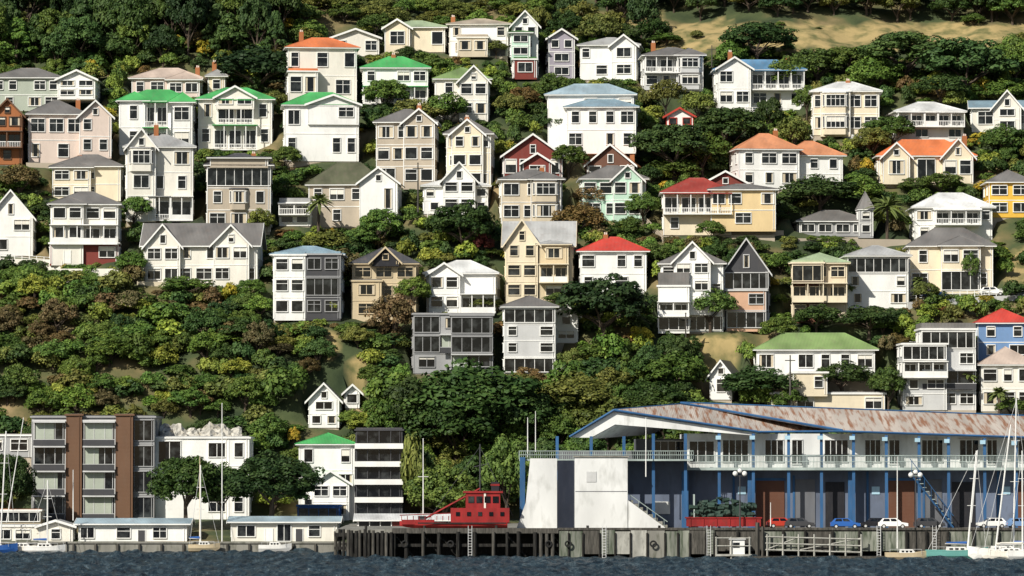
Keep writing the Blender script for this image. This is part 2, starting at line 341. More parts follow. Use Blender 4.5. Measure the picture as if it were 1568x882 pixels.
H('steep_gabled_house',[(772,878,462,374,338,'s',['wW','W.','w.G']),(774,824,462,372,338,'g',['ww','WW','W'],{'dy':-1.6}),(826,872,462,376,366,'h',['W','VV','W'],{'wall':'sand'})],'cream','ltgray',trim='cream')
H('red_roofed_villa',[(888,990,452,386,361,'h',['W.ww','w.W.'])],'white','red',ch=[(928,357)])
H('curved_balcony_house',[(1010,1110,508,405,378,'h',['W.','W','WW','G']),(1032,1090,480,400,372,'g',['WW','W','W'],{'dy':-1.8}),(1006,1056,508,440,418,'f',['','VV','GG'],{'dy':-2.6})],'white','gray')
H('glass_gabled_house',[(1106,1180,505,415,366,'g',['GGG','Ww','w.W'],{'wall':'dkgray'}),(1110,1176,505,446,445,'f',['.W','G'],{'wall':'peach'})],'dkgray','dkgray',trim='ltgray',yaw=-4)
H('dark_modern_house',[(631,757,572,482,479,'f',['GWG','GKG','W.W'],{}),(690,756,572,484,482,'f',['GGG','GG','K'],{'dy':-1.2})],'gray','dkgray',trim='gray',rail='dkgray')
H('gray_townhouse',[(771,851,572,471,451,'h',['GGG','w.W','w.W','G'])],'ltgray','gray')
H('white_cottage',[(848,886,525,482,468,'g',['w','W'])],'white','ltgray',depth=5)
H('green_roofed_hall',[(1158,1340,575,537,509,'h',['W.WwwW'])],'white','sage')
H('gray_modern_house',[(1382,1450,628,528,526,'f',['GG','V','wW','W.'],{}),(1412,1496,628,505,494,'f',['G','W.W','K','W'],{'dy':1,'wall':'ltgray'})],'ltgray','gray')
H('blue_house',[(1496,1580,552,496,471,'h',['ww','wW'])],'blue','red')
H('tiled_house',[(1502,1585,630,560,530,'h',['WwW','WW'])],'offwhite','pinkish')
H('flat_roofed_house',[(1180,1356,636,604,600,'f',['WW..W']),(1213,1266,604,572,570,'f',['.w'])],'cream','ltgray')
H('white_gabled_cottage',[(1078,1130,612,575,553,'g',['w'])],'white','gray',yaw=-12)
H('small_white_cottage',[(472,520,655,612,588,'g',['W','ww']),],'white','gray',depth=6)
H('small_white_cottage',[(527,552,625,600,590,'g',['W'])],'white','gray',depth=5)
H('hidden_cottage',[(318,345,145,118,105,'h',['w'])],'cream','ltgray',ch=[(327,93)],depth=5)
# waterfront
H('apartment_block',[(48,236,797,640,636,'f',['...G','...G','...G','...G'],{'trim':'gray'}),(102,126,797,637,636,'f',['','','',''],{'wall':'wood','trim':'wood'}),(178,204,797,637,636,'f',['','','',''],{'wall':'wood','trim':'wood'}),
   (52,101,797,646,644,'f',['K','K','K','K'],{'dy':-.7,'trim':'ltgray'}),(128,177,797,646,644,'f',['K','K','K','K'],{'dy':-.7,'trim':'ltgray'})],'gray','dkgray',trim='ltgray',y=62,depth=14)
H('white_apartment_building',[(205,350,797,672,668,'f',['.G.W','w.G','W..W'],{}),(350,382,797,672,668,'f',['w','w','w'],{})],'white','ltgray',y=64,depth=10)
H('white_green_roofed_house',[(458,543,797,682,663,'h',['w.w','w.W','W.']),(478,535,797,740,722,'g',['W','W'],{})],'white','green',y=62)
H('blue_shopfront',[(456,520,797,776,773,'f',['G'])],'deepblue','ltgray',trim='deepblue',y=56,depth=4)
H('balcony_tower',[(545,616,797,660,655,'f',['LLL','LLL','LLL','LLL','LLL'])],'black','dkgray',trim='dkgray',rail='white',y=60,depth=10)
H('white_boatshed',[(120,286,834,803,796,'s',['D.WdD.'])],'white','ltblue',y=38,depth=8)
H('white_boatshed',[(354,516,832,800,793,'s',['WWdGdW.'])],'offwhite','ltblue',y=38,depth=8)
H('small_boathouse',[(-20,62,800,783,780,'f',['G'])],'sand','orangetile',y=50,depth=6)
H('waterside_shed',[(-10,110,834,807,803,'f',['WW.W']),(60,112,834,806,798,'g',['w'],{'dy':-.6})],'offwhite','ltgray',y=38.5,depth=6)
H('low_harbour_building',[(548,705,812,797,789,'s',['G.G'])],'maroon','white',y=30,depth=8)
H('gray_shed',[(-30,50,700,668,664,'f',['WW'])],'gray','gray',y=70,depth=5)

# ================= walls and fences =================
def wallrun(name,pts,h,mk,th=.35):
    b=B()
    for p,q in zip(pts,pts[1:]):
        p=Vector(p);q=Vector(q); n=Vector((-(q-p).y,(q-p).x,0)).normalized()*th
        c=[p,q,q+n,p+n]; b.hexa('wall',mk,[tuple(v-Vector((0,0,2))) for v in c]+[tuple(v+Vector((0,0,h))) for v in c])
    b.build(name)
def fence(name,pts,h,mk,sp=1.2,rails=3):
    b=B()
    for p,q in zip(pts,pts[1:]):
        p=Vector(p);q=Vector(q); L=(q-p).length; n=max(1,int(L/sp))
        for i in range(n+1):
            c=p.lerp(q,i/n); b.box('post',mk,c.x-.06,c.x+.06,c.y-.06,c.y+.06,c.z-.6,c.z+h)
        for k in range(rails):
            dz=Vector((0,0,h*(k+1)/rails-.05)); b.beam('rail',mk,p+dz,q+dz,.05,4)
    b.build(name)
wallrun('retaining_wall',[hit(-10,410),hit(60,412),hit(95,414)],1.6,'offwhite')
wallrun('retaining_wall',[hit(85,432),hit(182,432)],2.2,'offwhite')
wallrun('retaining_wall',[hit(1390,474),hit(1470,468),hit(1570,462)],1.2,'ltgray')
fence('white_fence',[hit(0,398),hit(90,405)],1.1,'white')
fence('white_fence',[hit(1392,460),hit(1570,452)],1.2,'white')
fence('gray_fence',[hit(852,571),hit(935,572)],1.2,'ltgray')
fence('white_fence',[hit(1342,527),hit(1400,530)],1.1,'white')
fence('white_fence',[hit(655,333),hit(745,333)],1.1,'white')
fence('white_fence',[hit(1100,172),hit(1215,175)],1.1,'white')
fence('timber_fence',[hit(990,345),hit(1015,372)],1.3,'taupe',.5)
wallrun('retaining_wall',[hit(1010,362),hit(1200,362)],1.,'taupe')
wallrun('retaining_wall',[hit(210,438),hit(330,442)],.8,'cream')
wallrun('retaining_wall',[hit(1210,372),hit(1395,374)],.8,'taupe')
wallrun('retaining_wall',[hit(40,256),hit(172,258)],.8,'taupe')
wallrun('retaining_wall',[hit(1240,212),hit(1350,212)],.7,'ltgray')

# ================= wharf =================
mat('concrete',(.28,.27,.235),.9,.35,.4,dirt=(.06,.065,.04),dirtamt=.8,stretch=(1,1,.25))
mat('concrete_panel',(.3,.31,.26),.9,.5,.5,dirt=(.05,.07,.04),dirtamt=.85,stretch=(1.5,1,.2),lo=.42,hi=.64)
mat('old_timber',(.12,.11,.095),.95,.5,1.2,dirt=(.03,.03,.025),dirtamt=.8,stretch=(2,2,.2),lo=.4,hi=.65)
mat('dark_timber',(.022,.02,.018),.95,.5,1.0,dirt=(.1,.1,.085),dirtamt=.5,stretch=(2,2,.2))
mat('pale_timber',(.46,.45,.4),.9,.4,1.0,dirt=(.12,.12,.1),dirtamt=.6)
mat('rusty_iron',(.6,.53,.46),.7,.3,.2,dirt=(.3,.13,.06),dirtamt=.95,rib=('X',1.2,.5),stretch=(2.2,.16,.3),lo=.46,hi=.64)
mat('hall_blue',(.15,.18,.25),.8,.35,.3,dirt=(.07,.075,.09),dirtamt=.6)
mat('trim_blue',(.035,.12,.27),.6,.3,.5)
mat('rail_green',(.4,.47,.44),.7,.3,.5)
mat('white_wall',(.76,.76,.74),.85,.2,.25,dirt=(.3,.3,.27),dirtamt=.55)
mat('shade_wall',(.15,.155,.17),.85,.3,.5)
mat('gap_shade',(.02,.025,.04),.9,.3,.5,dirtamt=.05)
mat('lorry_green',(.03,.06,.045),.8,.4,1)
mat('hull_red',(.32,.02,.02),.6,.4,.8,dirt=(.1,.03,.02),dirtamt=.6)
mat('tyre',(.02,.02,.02),.9,.1,1)
b=B()
xl=W(514,0+810,0)[0]
b.box('deck','concrete',xl,140,0.4,62,3.35,3.95)
b.box('shade_backing','dark_timber',xl+1.5,140,5,6,-3,3.3)  # dark sheet added under the deck to stand for the shade behind the piles
def wx(u): return W(u,820,0)[0]
i=0
u=514
while u<600:
    x=wx(u); yy=-.9+ (0 if u>530 else (530-u)*.12)
    b.beam('pile','dark_timber' if i%3 else 'old_timber',(x,yy,-3),(x+U(-.05,.05),yy,U(3.6,4.05)),U(.2,.28),8); u+=U(5.5,7.5); i+=1
b.box('beam','dark_timber',wx(512),wx(602),-.6,.35,3.0,3.5); b.box('beam','dark_timber',wx(512),wx(602),-.6,.35,1.2,1.6)
b.box('edge_beam','old_timber',wx(600),wx(855),-.35,.35,3.45,4.15)
b.box('lower_beam','dark_timber',wx(600),wx(855),-.2,.2,1.6,2.0)
u=604
while u<855:
    x=wx(u); b.beam('pile','old_timber' if R()<.4 else 'dark_timber',(x,-.55,-3),(x,-.55,U(3.4,3.8)),U(.2,.3),8)
    if R()<.5: b.beam('brace','dark_timber',(x,.3,3.2),(x+2.6,.3,.2),.13,4)
    u+= U(16,30) if u<795 else 9
u=856
while u<1092:
    w=U(14,28); x0=wx(u);x1=wx(min(u+w,1094)); mk=random.choice(['concrete_panel','concrete_panel','concrete','concrete_panel','old_timber'])
    if 935<u<975: mk='pale_timber'
    b.box('fender_panel',mk,x0+.04,x1-.04,-.3-.1*R(),.3,-.4 if R()<.7 else .6,3.75+U(-.1,.15)); 
    b.beam('pile','dark_timber',(x1,-.5,-3),(x1,-.5,3.5),.15,6); u+=w
u=1092
while u<1900:
    w=U(28,44); x0=wx(u);x1=wx(u+w)
    b.box('fender_panel',random.choice(['concrete_panel','old_timber','concrete_panel']),x0+.1,x1-.1,.0,.3,1.0,3.7); b.beam('pile','dark_timber',(x1,-.3,-3),(x1,-.3,3.8),.2,6); u+=w
b.box('kerb','old_timber',wx(856),wx(1900),-.25,.2,3.9,4.2)
for u in (560,650,760,900,1010): b.beam('bollard','dark_timber',(wx(u),.9,3.95),(wx(u),.9,4.5),.2,8)
for u in (620,690,840,870,1000):
    for k in range(10):
        a=k*.628; c=(wx(u),-.85,2.0); b.beam('tyre_fender','tyre',(c[0]+.4*math.cos(a),c[1],c[2]+.4*math.sin(a)),(c[0]+.4*math.cos(a+.63),c[1],c[2]+.4*math.sin(a+.63)),.13,5)
for u in (720,925,1085,1345,1430):
    x=wx(u)
    for sx in (-.25,.25): b.beam('ladder','white_wall',(x+sx,-.9,-.5),(x+sx,-.9,4.5),.045,4)
    for k in range(11): b.beam('ladder','white_wall',(x-.25,-.9,.1+k*.38),(x+.25,-.9,.1+k*.38),.035,4)
b.build('timber_wharf')
b=B()
def rl(u0,v0,u1,v1,y,mk='pale_timber',r=.09): b.beam('rail',mk,W(u0,v0,y),W(u1,v1,y),r,4)
for k in (822,832,842): rl(1172,k,1320,k+4,-1.6,r=.11)
for uu in range(1175,1325,24): rl(uu,818,uu,852,-1.6,r=.13)
rl(1172,842,1225,822,-1.5); rl(1225,842,1320,824,-1.5)
b.box('platform','pale_timber',wx(1095),wx(1150),-2.2,-.6,.35,.6)
for uu in (1097,1120,1148): rl(uu,822,uu,856,-2,'pale_timber',.13)
rl(1095,824,1150,824,-2); rl(1095,836,1150,836,-2)
rl(1160,800,1160,856,-1.8,'old_timber',.3); rl(1168,806,1168,856,-1.8,'old_timber',.2)
b.box('pontoon','old_timber',wx(1150),wx(1560),-3.4,-1.8,-.3,.35)
b.build('boarding_gangway')
b=B(); x=wx(1128); b.box('walls','white',x-1,x+1,-1.9,-.9,.6,2.6); b.box('roof','ltgray',x-1.15,x+1.15,-2.1,-.8,2.605,2.75); b.box('hatch','glass',x-.6,x+.3,-1.95,-1.899,1.5,2.2); b.build('wharf_kiosk')
b=B(); b.box('wall','concrete',-150,xl,35,36.3,-4,1.35); b.box('coping','concrete',-150,xl,34.8,36.4,1.353,1.6)
for k in range(28):
    x=-112+k*3.2; b.box('buttress','old_timber',x,x+.3,34.6,34.99,-2,1.3)
b.build('concrete_seawall')

# ================= harbour warehouse =================
b=B()
def q(pts,th=.25,part='roof',mk='rusty_iron'): b.slab(part,mk,[W(*p) for p in pts],th)
q([(1290,659,15),(1900,679,15),(1900,650,36),(1042,617,34)])
q([(940,627,15),(1160,660,15),(1290,657,30),(1040,619,31)])
q([(872,667,15),(940,627,15),(1040,619,31),(968,662,31)])
q([(1042,617,34),(1900,650,36),(1900,672,56),(1042,655,56)])
def tb(u0,v0,y0,u1,v1,y1,r=.2,mk='trim_blue'): b.beam('fascia',mk,W(u0,v0,y0),W(u1,v1,y1),r,4)
tb(872,669,14.8,940,628,14.8,.17); tb(940,628,14.8,1160,661,14.8,.17); tb(1160,661.5,14.8,1290,660.5,14.8,.16); tb(1290,660.5,14.8,1900,680.5,14.8,.16)
tb(1042,617,33.8,1290,659,14.9,.17); tb(1042,616,34,1900,649,36,.1)
tb(940,627,15,1040,618.5,31,.1)
y=15.3
for P4 in ([(874,670),(940,631),(942,650),(905,670)],[(940,631),(1158,663),(1158,667),(942,650)]):
    b.prism('gable_board','white_wall',[(W(a,c,y)[0],W(a,c,y)[2]) for a,c in P4],y,y+.3)
q([(905,671,15.5),(942,651,15.5),(1040,640,30),(1000,664,30)],.1,'canopy_soffit','white_wall')
def bx(part,mk,u0,u1,v0,v1,y0,y1):
    a=W(u0,v1,y0); c=W(u1,v0,y0); b.box(part,mk,a[0],c[0],y0,y1,a[2],c[2])
bx('upper_wall','white_wall',1050,1900,664,718,18.6,40)
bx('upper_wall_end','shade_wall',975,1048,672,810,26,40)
bx('shade_backing','shade_wall',852,975,690,812,30,40)
bx('lower_wall','hall_blue',1048,1900,719,809,18.2,40)
bx('annex_wall','hall_blue',960,1048,703,809,16.8,25)
bx('balcony','rail_green',1052,1900,716,720,14.6,18.5)
b.box('balcony_left','rail_green',W(795,0,11)[0],W(1060,0,11)[0],11.5,16.7,W(0,703,11)[2]-.25,W(0,703,11)[2]) 
def rail(u0,u1,vt,vb,y,sp):
    x0=W(u0,vb,y);x1=W(u1,vb,y); zt=W(0,vt,y)[2]; zb=x0[2]
    b.box('balcony_rail','rail_green',x0[0],x1[0],y,y+.08,zt-.1,zt); b.box('balcony_rail','rail_green',x0[0],x1[0],y,y+.06,(zt+zb)/2-.04,(zt+zb)/2+.04)
    n=int((x1[0]-x0[0])/sp)
    for i in range(n+1):
        x=x0[0]+(x1[0]-x0[0])*i/n; w=.05 if i%5 else .09; b.box('balcony_rail','rail_green',x-w/2,x+w/2,y+.085,y+.14,zb,zt-.02)
rail(1050,1900,697,717,14.6,.2); rail(795,1062,690,703,11.4,.3)
us=[1100,1152,1206,1256,1305,1355,1405,1450,1505,1553]+list(range(1603,1900,50))
for i,u0 in enumerate(us):
    vt=662+max(0,(u0-1290))*.0328
    b.box('post','trim_blue',W(u0-2.2,0,15)[0],W(u0+2.2,0,15)[0],15,15.35,3.9,W(0,vt+2,15)[2])
    bx('post_cap','skyblue',u0-4,u0+4,vt+5,vt+11,14.6,14.95)
    if i<len(us)-1:
        u1=us[i+1]; y=18.6
        a=W(u0+7,697,y);c=W(u1-7,674,y); f=lambda a_,d,z:(a_,18.6-d,z)
        if i%3==2: window(b,f,a[0],a[0]+(c[0]-a[0])*.42,a[2]-1.2,c[2],'white_wall',2,False); 
        elif i%3==1: window(b,f,a[0]+1.2,c[0],a[2]-.9,c[2],'white_wall',3,False)
        else: window(b,f,a[0],c[0],a[2]-.9,c[2],'white_wall',4,False)
        t=i%4
        if t==1: bx('roller_door','brown',u0+6,u1-5,736,808,18.05,18.19); bx('door_frame','trim_blue',u0+4,u1-3,732,736,18,18.19)
        elif t==3: bx('door_opening','black',u0+8,u1-12,738,808,18.05,18.19)
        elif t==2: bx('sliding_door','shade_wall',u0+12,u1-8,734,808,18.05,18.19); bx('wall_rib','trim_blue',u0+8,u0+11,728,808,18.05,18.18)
        else:
            bx('wall_rib','trim_blue',u0+22,u0+25,722,808,18.05,18.19)
            bx('wall_sign','skyblue',u0+30,u0+42,745,757,18.08,18.19)
for u0 in (853,905,955,1000,1049): b.box('post','trim_blue',W(u0-2.3,0,12)[0],W(u0+2.3,0,12)[0],13,13.35,3.9,W(0,668 if u0<1000 else 664,13)[2])
for u0 in (1049,1150,1304): bx('blue_column','trim_blue',u0-5,u0+5,722,808,16.2,16.6)
f=lambda a_,d,z:(a_,26-d,z)
a=W(1000,697,26);c=W(1046,676,26); window(b,f,a[0],c[0],a[2],c[2],'white_wall',4,False)
a=W(1056,697,18.6);c=W(1093,676,18.6); f=lambda a_,d,z:(a_,18.6-d,z); window(b,f,a[0],c[0],a[2]-.9,c[2],'white_wall',3,False)
def poly(part,mk,pts,y0,y1): b.prism(part,mk,[(W(p[0],p[1],y0)[0],W(p[0],p[1],y0)[2]) for p in pts],y0,y1)
poly('white_stair_wall','white_wall',[(791,809),(805,770),(812,702),(853,702),(853,809)],9,9.6)
poly('white_screen_wall','white_wall',[(880,809),(880,700),(961,700),(961,809)],8.5,9.1)
poly('white_stair_skirt','white_wall',[(962,809),(962,766),(1020,809)],8.6,9.0)
bx('wall_top','concrete',878,963,698,700,8.3,9.3)
bx('stair_gap_shade','gap_shade',854,879,705,809,8.9,11.4)  # solid dark block, the shade of the gap put into its colour
bx('dark_side','trim_blue',796,804,700,800,11,12)
bx('wall_vent','ltgray',898,913,722,738,8.42,8.5)
bx('panel_joint','shade_wall',881,960,752,753,8.465,8.5)
for k in range(8):
    bx('stair','concrete',962+k*7.5,969.5+k*7.5,766+k*5.4,809,9.2+.01*k,11)
b.beam('handrail','rail_green',W(962,756,9.1),W(1022,799,9.1),.06,4)
for k in range(5): b.beam('handrail','rail_green',W(965+k*13,758+k*9.5,9.1),W(965+k*13,770+k*9.5,9.1),.04,4)
bx('doorway','white_wall',1000,1026,768,787,16.6,16.78)
for k in range(14):
    a=W(1395+k*4.4,722+k*6,13); b.box('outer_stair','rail_green',a[0],a[0]+.5,12.5,14,a[2]-.1,a[2])
b.beam('stringer','trim_blue',W(1393,724,12.4),W(1460,808,12.4),.12,4); b.beam('stringer','trim_blue',W(1393,702,12.4),W(1460,790,12.4),.05,4)
for k in range(7): b.beam('baluster','trim_blue',W(1396+k*10,706+k*13,12.4),W(1396+k*10,728+k*13,12.4),.04,4)
b.build('harbour_warehouse')
HS.append(dict(u0=800,u1=1600,vt=612,vb=808,y=15,x=W(1250,0,15)[0],hw=45,d=40,z=4))

# ================= skip =================
b=B()
def bw(part,mk,u0,u1,v0,v1,y0,y1):
    a=W(u0,v1,y0); c=W(u1,v0,y0); b.box(part,mk,a[0],c[0],y0,y1,a[2],c[2])
bw('red_skip','hull_red',1052,1165,794,806,8,11); bw('red_skip_rim','hull_red',1050,1167,792,794,7.9,11.1)
for k in range(110):
    uu=U(1062,1154); vv=U(762+abs(uu-1105)*.25,792); s=U(1.5,5); c_=W(uu,vv,U(8.3,9.6)); r_=s*.09
    b.beam('stacked_nets','lorry_green',(c_[0]-r_*U(.6,1.6),c_[1],c_[2]+U(-.2,.2)),(c_[0]+r_*U(.6,1.6),c_[1]+U(-.4,.4),c_[2]+U(-.2,.2)),r_*.8,6)
bw('stack','lorry_green',1068,1148,772,792,8.9,10.5); bw('green_frame','rail_green',1062,1064,757,793,8.3,10)
for k in range(6): bw('skip_rib','hull_red',1056+k*20,1058+k*20,793,807,7.9,8.0)
b.build('loaded_skip')

# ================= red tug =================
b=B()
def hull(b,part,mk,L,Wd,Hh,z0,cx=0,cy=0,deck=None,sheer=.35,n=14,flip=1):
    V=[];Fc=[]
    for i in range(n+1):
        t=i/n; x=(t-.5)*L
        w=Wd/2*(1-max(0,(t-.55)/.45)**2.2)*(.82+.18*min(1,t/.25))
        top=z0+Hh*(1+sheer*(max(0,t-.4)/.6)**2+.08*(1-t)); kz=z0+ (Hh*.5*max(0,(t-.8)/.2)**2)
        x=x*flip
        for s_,zz in ((-1,top),(-.93,(top+kz)/2),(-.45,kz+.05),(0,kz),(.45,kz+.05),(.93,(top+kz)/2),(1,top)): V.append((cx+x,cy+max(w,.03)*s_,zz))
    for i in range(n):
        for j in range(6): a=i*7+j; Fc.append((a,a+7,a+8,a+1))
    Fc.append(tuple(range(7))); b.add(part,mk,V,Fc)
    V2=[];F2=[]
    for i in range(n+1):
        V2+= [tuple(Vector(V[i*7])-Vector((0,0,.12))),tuple(Vector(V[i*7+6])-Vector((0,0,.12)))]
    for i in range(n): F2.append((2*i,2*i+1,2*i+3,2*i+2))
    b.add('deck',deck or 'offwhite',V2,F2)
gx=W(700,800,6)
hull(b,'hull','hull_red',15,3.6,.8,3.98,cx=gx[0]-.5,cy=6,deck='hull_red',flip=-1)
def rb(part,mk,u0,u1,v0,v1,y0=5,y1=7.5): bw(part,mk,u0,u1,v0,v1,y0,y1)
rb('deckhouse','hull_red',690,780,778,800); rb('wheelhouse','hull_red',713,766,755,778,5.2,7.3); rb('wheelhouse_roof','hull_red',709,770,752,755,5,7.5)
for k in range(4): rb('wheelhouse_window','glass',717+k*12.5,726+k*12.5,760,770,5.12,5.19)
for k in range(5): rb('porthole','glass',698+k*17,704+k*17,784,790,4.9,4.99)
rb('rubbing_band','tyre',640,775,800,802,4.1,4.16)
rb('winch','dkgray',640,652,790,799,5.5,6.5); rb('ladder','offwhite',741,744,755,778,5.12,5.19)
rb('bulwark','hull_red',615,665,796,803,5,7); rb('funnel','black',752,764,738,752,5.8,6.8); rb('funnel_band','hull_red',751,765,741,744,5.75,6.85)
b.beam('mast','dkgray',W(735,752,6),W(735,680,6),.1); b.beam('boom','hull_red',W(735,748,6),W(640,800,6),.13); b.beam('yard','dkgray',W(725,715,6),W(748,710,6),.05)
b.beam('stay','dkgray',W(735,684,6),W(655,797,6),.035,4); b.beam('stay','dkgray',W(735,684,6),W(785,790,6),.035,4)
for k in range(9): b.beam('deck_rail','hull_red',W(615+k*9,790,5),W(615+k*9,797,5),.05,4)
b.beam('deck_rail','hull_red',W(612,789,5),W(690,786,5),.06,4)
b.build('red_tugboat')

# ================= cars =================
def car(u,v_y,col,L=4.2,van=False,face=1,loc=None):
    b=B(); z=3.95; x,_,_=W(u,0,v_y)
    if loc: x,v_y,z=loc
    mk='carpaint_'+col
    mat(mk,COL[col],.25,.05,1,dirtamt=.05)
    h=1.45 if not van else 1.9
    body=[(-L/2,.35),(-L/2,.85),(-L/2+.15,.92),(L/2-1.1,.92),(L/2-.05,.75),(L/2,.35)]
    body=[(p*face,c) for p,c in body]
    b.prism('body',mk,body,-.85,.85)
    cab=[(-L/2+.2,.921),(-L/2+.65,h-.03),(.45,h),(1.15,.921)] if not van else [(-L/2+.05,.921),(-L/2+.15,h),(1.0,h),(1.5,.921)]
    V=[]
    for yy,k in ((-1,0),(1,0)):
        for (p,c) in cab: V.append((p*face,yy*(.8 if c<1 else .65),c))
    b.add('cabin',mk,V,[(0,1,2,3),(7,6,5,4),(0,4,5,1),(1,5,6,2),(2,6,7,3)])
    for (a0,a1) in ((.12,.48),(.54,.88)):
        def lp(t,e):
            bx0=cab[0][0]+(cab[3][0]-cab[0][0])*t; tx=cab[1][0]+(cab[2][0]-cab[1][0])*t; return (bx0+(tx-bx0)*e)
        for sd in (-1,1):
            pts=[]
            for t,e in ((a0,.15),(a1,.15),(a1,.85),(a0,.85)):
                zz=.92+(h-.92)*e; pts.append((lp(t,e)*face,sd*(.815-.15*e),zz))
            b.add('side_window','glass',pts,[(0,1,2,3)])
    pts=[((cab[3][0]+.02-(cab[3][0]-cab[2][0])*e)*face,yy*(.74-.13*e),.93+(h-.93)*e) for e,yy in((.1,-1),(.1,1),(.9,1),(.9,-1))]
    b.add('windscreen','glass',pts,[(0,1,2,3)])
    for wx_ in (-L/2+.8,L/2-.8):
        for yy in (-.88,.68): b.beam('wheel','tyre',(wx_*face,yy,.31),(wx_*face,yy+.2,.31),.31,14); 
        b.beam('hubcap','ltgray',(wx_*face,-.9,.31),(wx_*face,-.885,.31),.18,10)
    b.box('bumper','dkgray',-L/2-.05,L/2+.05,-.8,.8,.3,.45); b.box('headlamp','white',(L/2*face)-.04,(L/2*face)+.02,-.75,-.45,.6,.72); b.box('tail_lamp','red',(-L/2*face)-.02,(-L/2*face)+.04,-.75,-.5,.6,.75)
    b.build('parked_car',(x,v_y,z),math.radians(U(-6,6)))
for u,yy,c,f in ((1222,12,'dkgray',1),(1292,9,'deepblue',1),(1336,12,'black',-1),(1365,9,'white',1),(1195,13,'red',1),(1515,12,'white',-1),(1560,11,'blue',1),(1420,12.5,'dkgray',1)): car(u,yy,c,face=f)
for u,v,c in ((1432,461,'deepblue'),(1520,456,'white')):
    p_=hit(u,v); car(0,0,c,loc=(p_[0],p_[1]+.6,p_[2]+.35))
# ================= lamps =================
def lamp(u,yy,vt):
    b=B(); x,_,zt=W(u,vt,yy); 
    b.beam('post','dkgray',(x,yy,3.95),(x,yy,zt+.1),.12,8,.07); b.beam('base','dkgray',(x,yy,3.95),(x,yy,4.5),.2,8,.14)
    b.beam('crossarm','dkgray',(x-.65,yy,zt),(x+.65,yy,zt),.05,6)
    for sx in(-.65,.65): b.sphere('globe','white',(x+sx,yy,zt+.35),.36); b.beam('collar','dkgray',(x+sx,yy,zt-.05),(x+sx,yy,zt+.06),.12,8)
    b.sphere('globe','white',(x,yy,zt+.75),.33); b.build('street_lamp')
lamp(1133,7,729); lamp(1402,7,731)
# ================= boats =================
def yacht(name,u,vw,yy,L,col,mast_top,mu,cabin=True,z=None,boom=True,flip=1,lean=0):
    b=B(); x=W(u,0,yy)[0]; z=-.3 if z is None else z
    hull(b,'hull',col,L,L*.28,L*.13+.35,z,deck='offwhite',flip=flip); top=z+L*.13+.35
    if cabin:
        b.prism('cabin','white',[(-L*.18,top-.15),(-L*.16,top+.55),(L*.12,top+.5),(L*.22,top-.1)],-L*.08,L*.08)
        for k in range(3): b.box('cabin_window','glass',-L*.13+k*L*.09,-L*.13+k*L*.09+L*.06,-L*.08-.02,-L*.08+.01,top+.12,top+.36)
    if mast_top:
        zt=W(0,mast_top,yy)[2]; mx=(mu-u)*(yy-CY)/F
        b.beam('mast','white',(mx,0,top-.2),(mx+lean,0,zt),.13,6,.09)
        b.beam('forestay','ltgray',(mx+lean,0,zt-.3),(L*.47*flip,0,top+.1),.03,3); b.beam('backstay','ltgray',(mx+lean,0,zt-.1),(-L*.47*flip,0,top),.03,3)
        for fr in (.45,.72):
            zs=top+(zt-top)*fr; b.beam('spreader','white',(mx+lean*fr-.6,0,zs),(mx+lean*fr+.6,0,zs),.04,4)
        if boom:
            b.beam('boom','ltgray',(mx,0,top+.9),(mx-L*.36*flip,0,top+.95),.07,6); b.beam('furled_sail','deepblue' if R()<.5 else 'offwhite',(mx-.1*flip,0,top+1.08),(mx-L*.34*flip,0,top+1.1),.18,8,.09)
    for k in range(5): b.beam('stanchion','ltgray',(-L*.4+k*L*.18,-L*.12,top-.1),(-L*.4+k*L*.18,-L*.12,top+.55),.025,3)
    b.beam('lifeline','ltgray',(-L*.4,-L*.12,top+.53),(L*.32,-L*.12,top+.53),.02,3)
    b.build(name,(x,yy,0))
yacht('sailing_yacht',1532,0,-6,9.5,'white',610,1548,flip=-1,lean=.5)
yacht('sailing_yacht',1462,0,-4.5,8.5,'tealpaint',690,1478,lean=1.3)
yacht('sailing_yacht',1545,0,-9,8,'offwhite',650,1520,flip=-1,lean=2.2)
yacht('sailing_yacht',1590,0,-10,9,'white',690,1562)
yacht('motor_launch',1386,0,-5,6,'sand',None,0)
yacht('wooden_sailboat',315,0,34,4.6,'sand',712,309,z=-.1+.3)
yacht('motor_launch',423,0,34,4.8,'white',None,0,z=.1)
yacht('motor_launch',38,0,33.5,6,'offwhite',None,0,z=-.2)
yacht('sailing_yacht',72,0,31.5,6,'white',735,76,z=-.2)
yacht('sailing_yacht',-6,0,32,7,'deepblue',660,4,z=-.2,lean=.8)
def pole(name,u,v0,v1,yy,mk='ltgray',r=.08,lean=0,cross=None):
    b=B(); b.beam('shaft',mk,W(u,v1,yy),W(u+lean,v0,yy),r*1.4,6,r*.8)
    if cross:
        for c in cross: b.beam('crossarm',mk,W(u-8,c,yy),W(u+8,c,yy),r*.6,4)
    b.sphere('cap',mk,W(u+lean,v0,yy),r*1.1,6,4); b.build(name)
pole('boat_mast',340,618,832,37,'white',r=.07,cross=[700]); pole('boat_mast',648,672,810,8,'white',r=.07,cross=[730]); pole('boat_mast',808,640,700,12,'white',r=.06); pole('boat_mast',820,630,692,12,'white',r=.05)
pole('boat_mast',10,640,800,36,'white',lean=26,r=.06); pole('boat_mast',306,700,826,36,'sand'); pole('flagpole',112,720,797,45,'white',r=.06); pole('boat_mast',989,640,730,10,'white',r=.06); pole('boat_mast',1374,700,840,-4,'white',r=.07)
pole('utility_pole',1210,545,605,70,'old_timber',.12,cross=[552]); pole('utility_pole',640,250,325,124,'old_timber',.12,cross=[258]); pole('utility_pole',1090,70,130,190,'old_timber',.1,cross=[76])
pole('utility_pole',1050,480,560,92,'old_timber',.12,cross=[488]); pole('boat_mast',1487,690,800,8,'white',r=.07,lean=10); pole('boat_mast',1180,770,806,5,'white',r=.05)
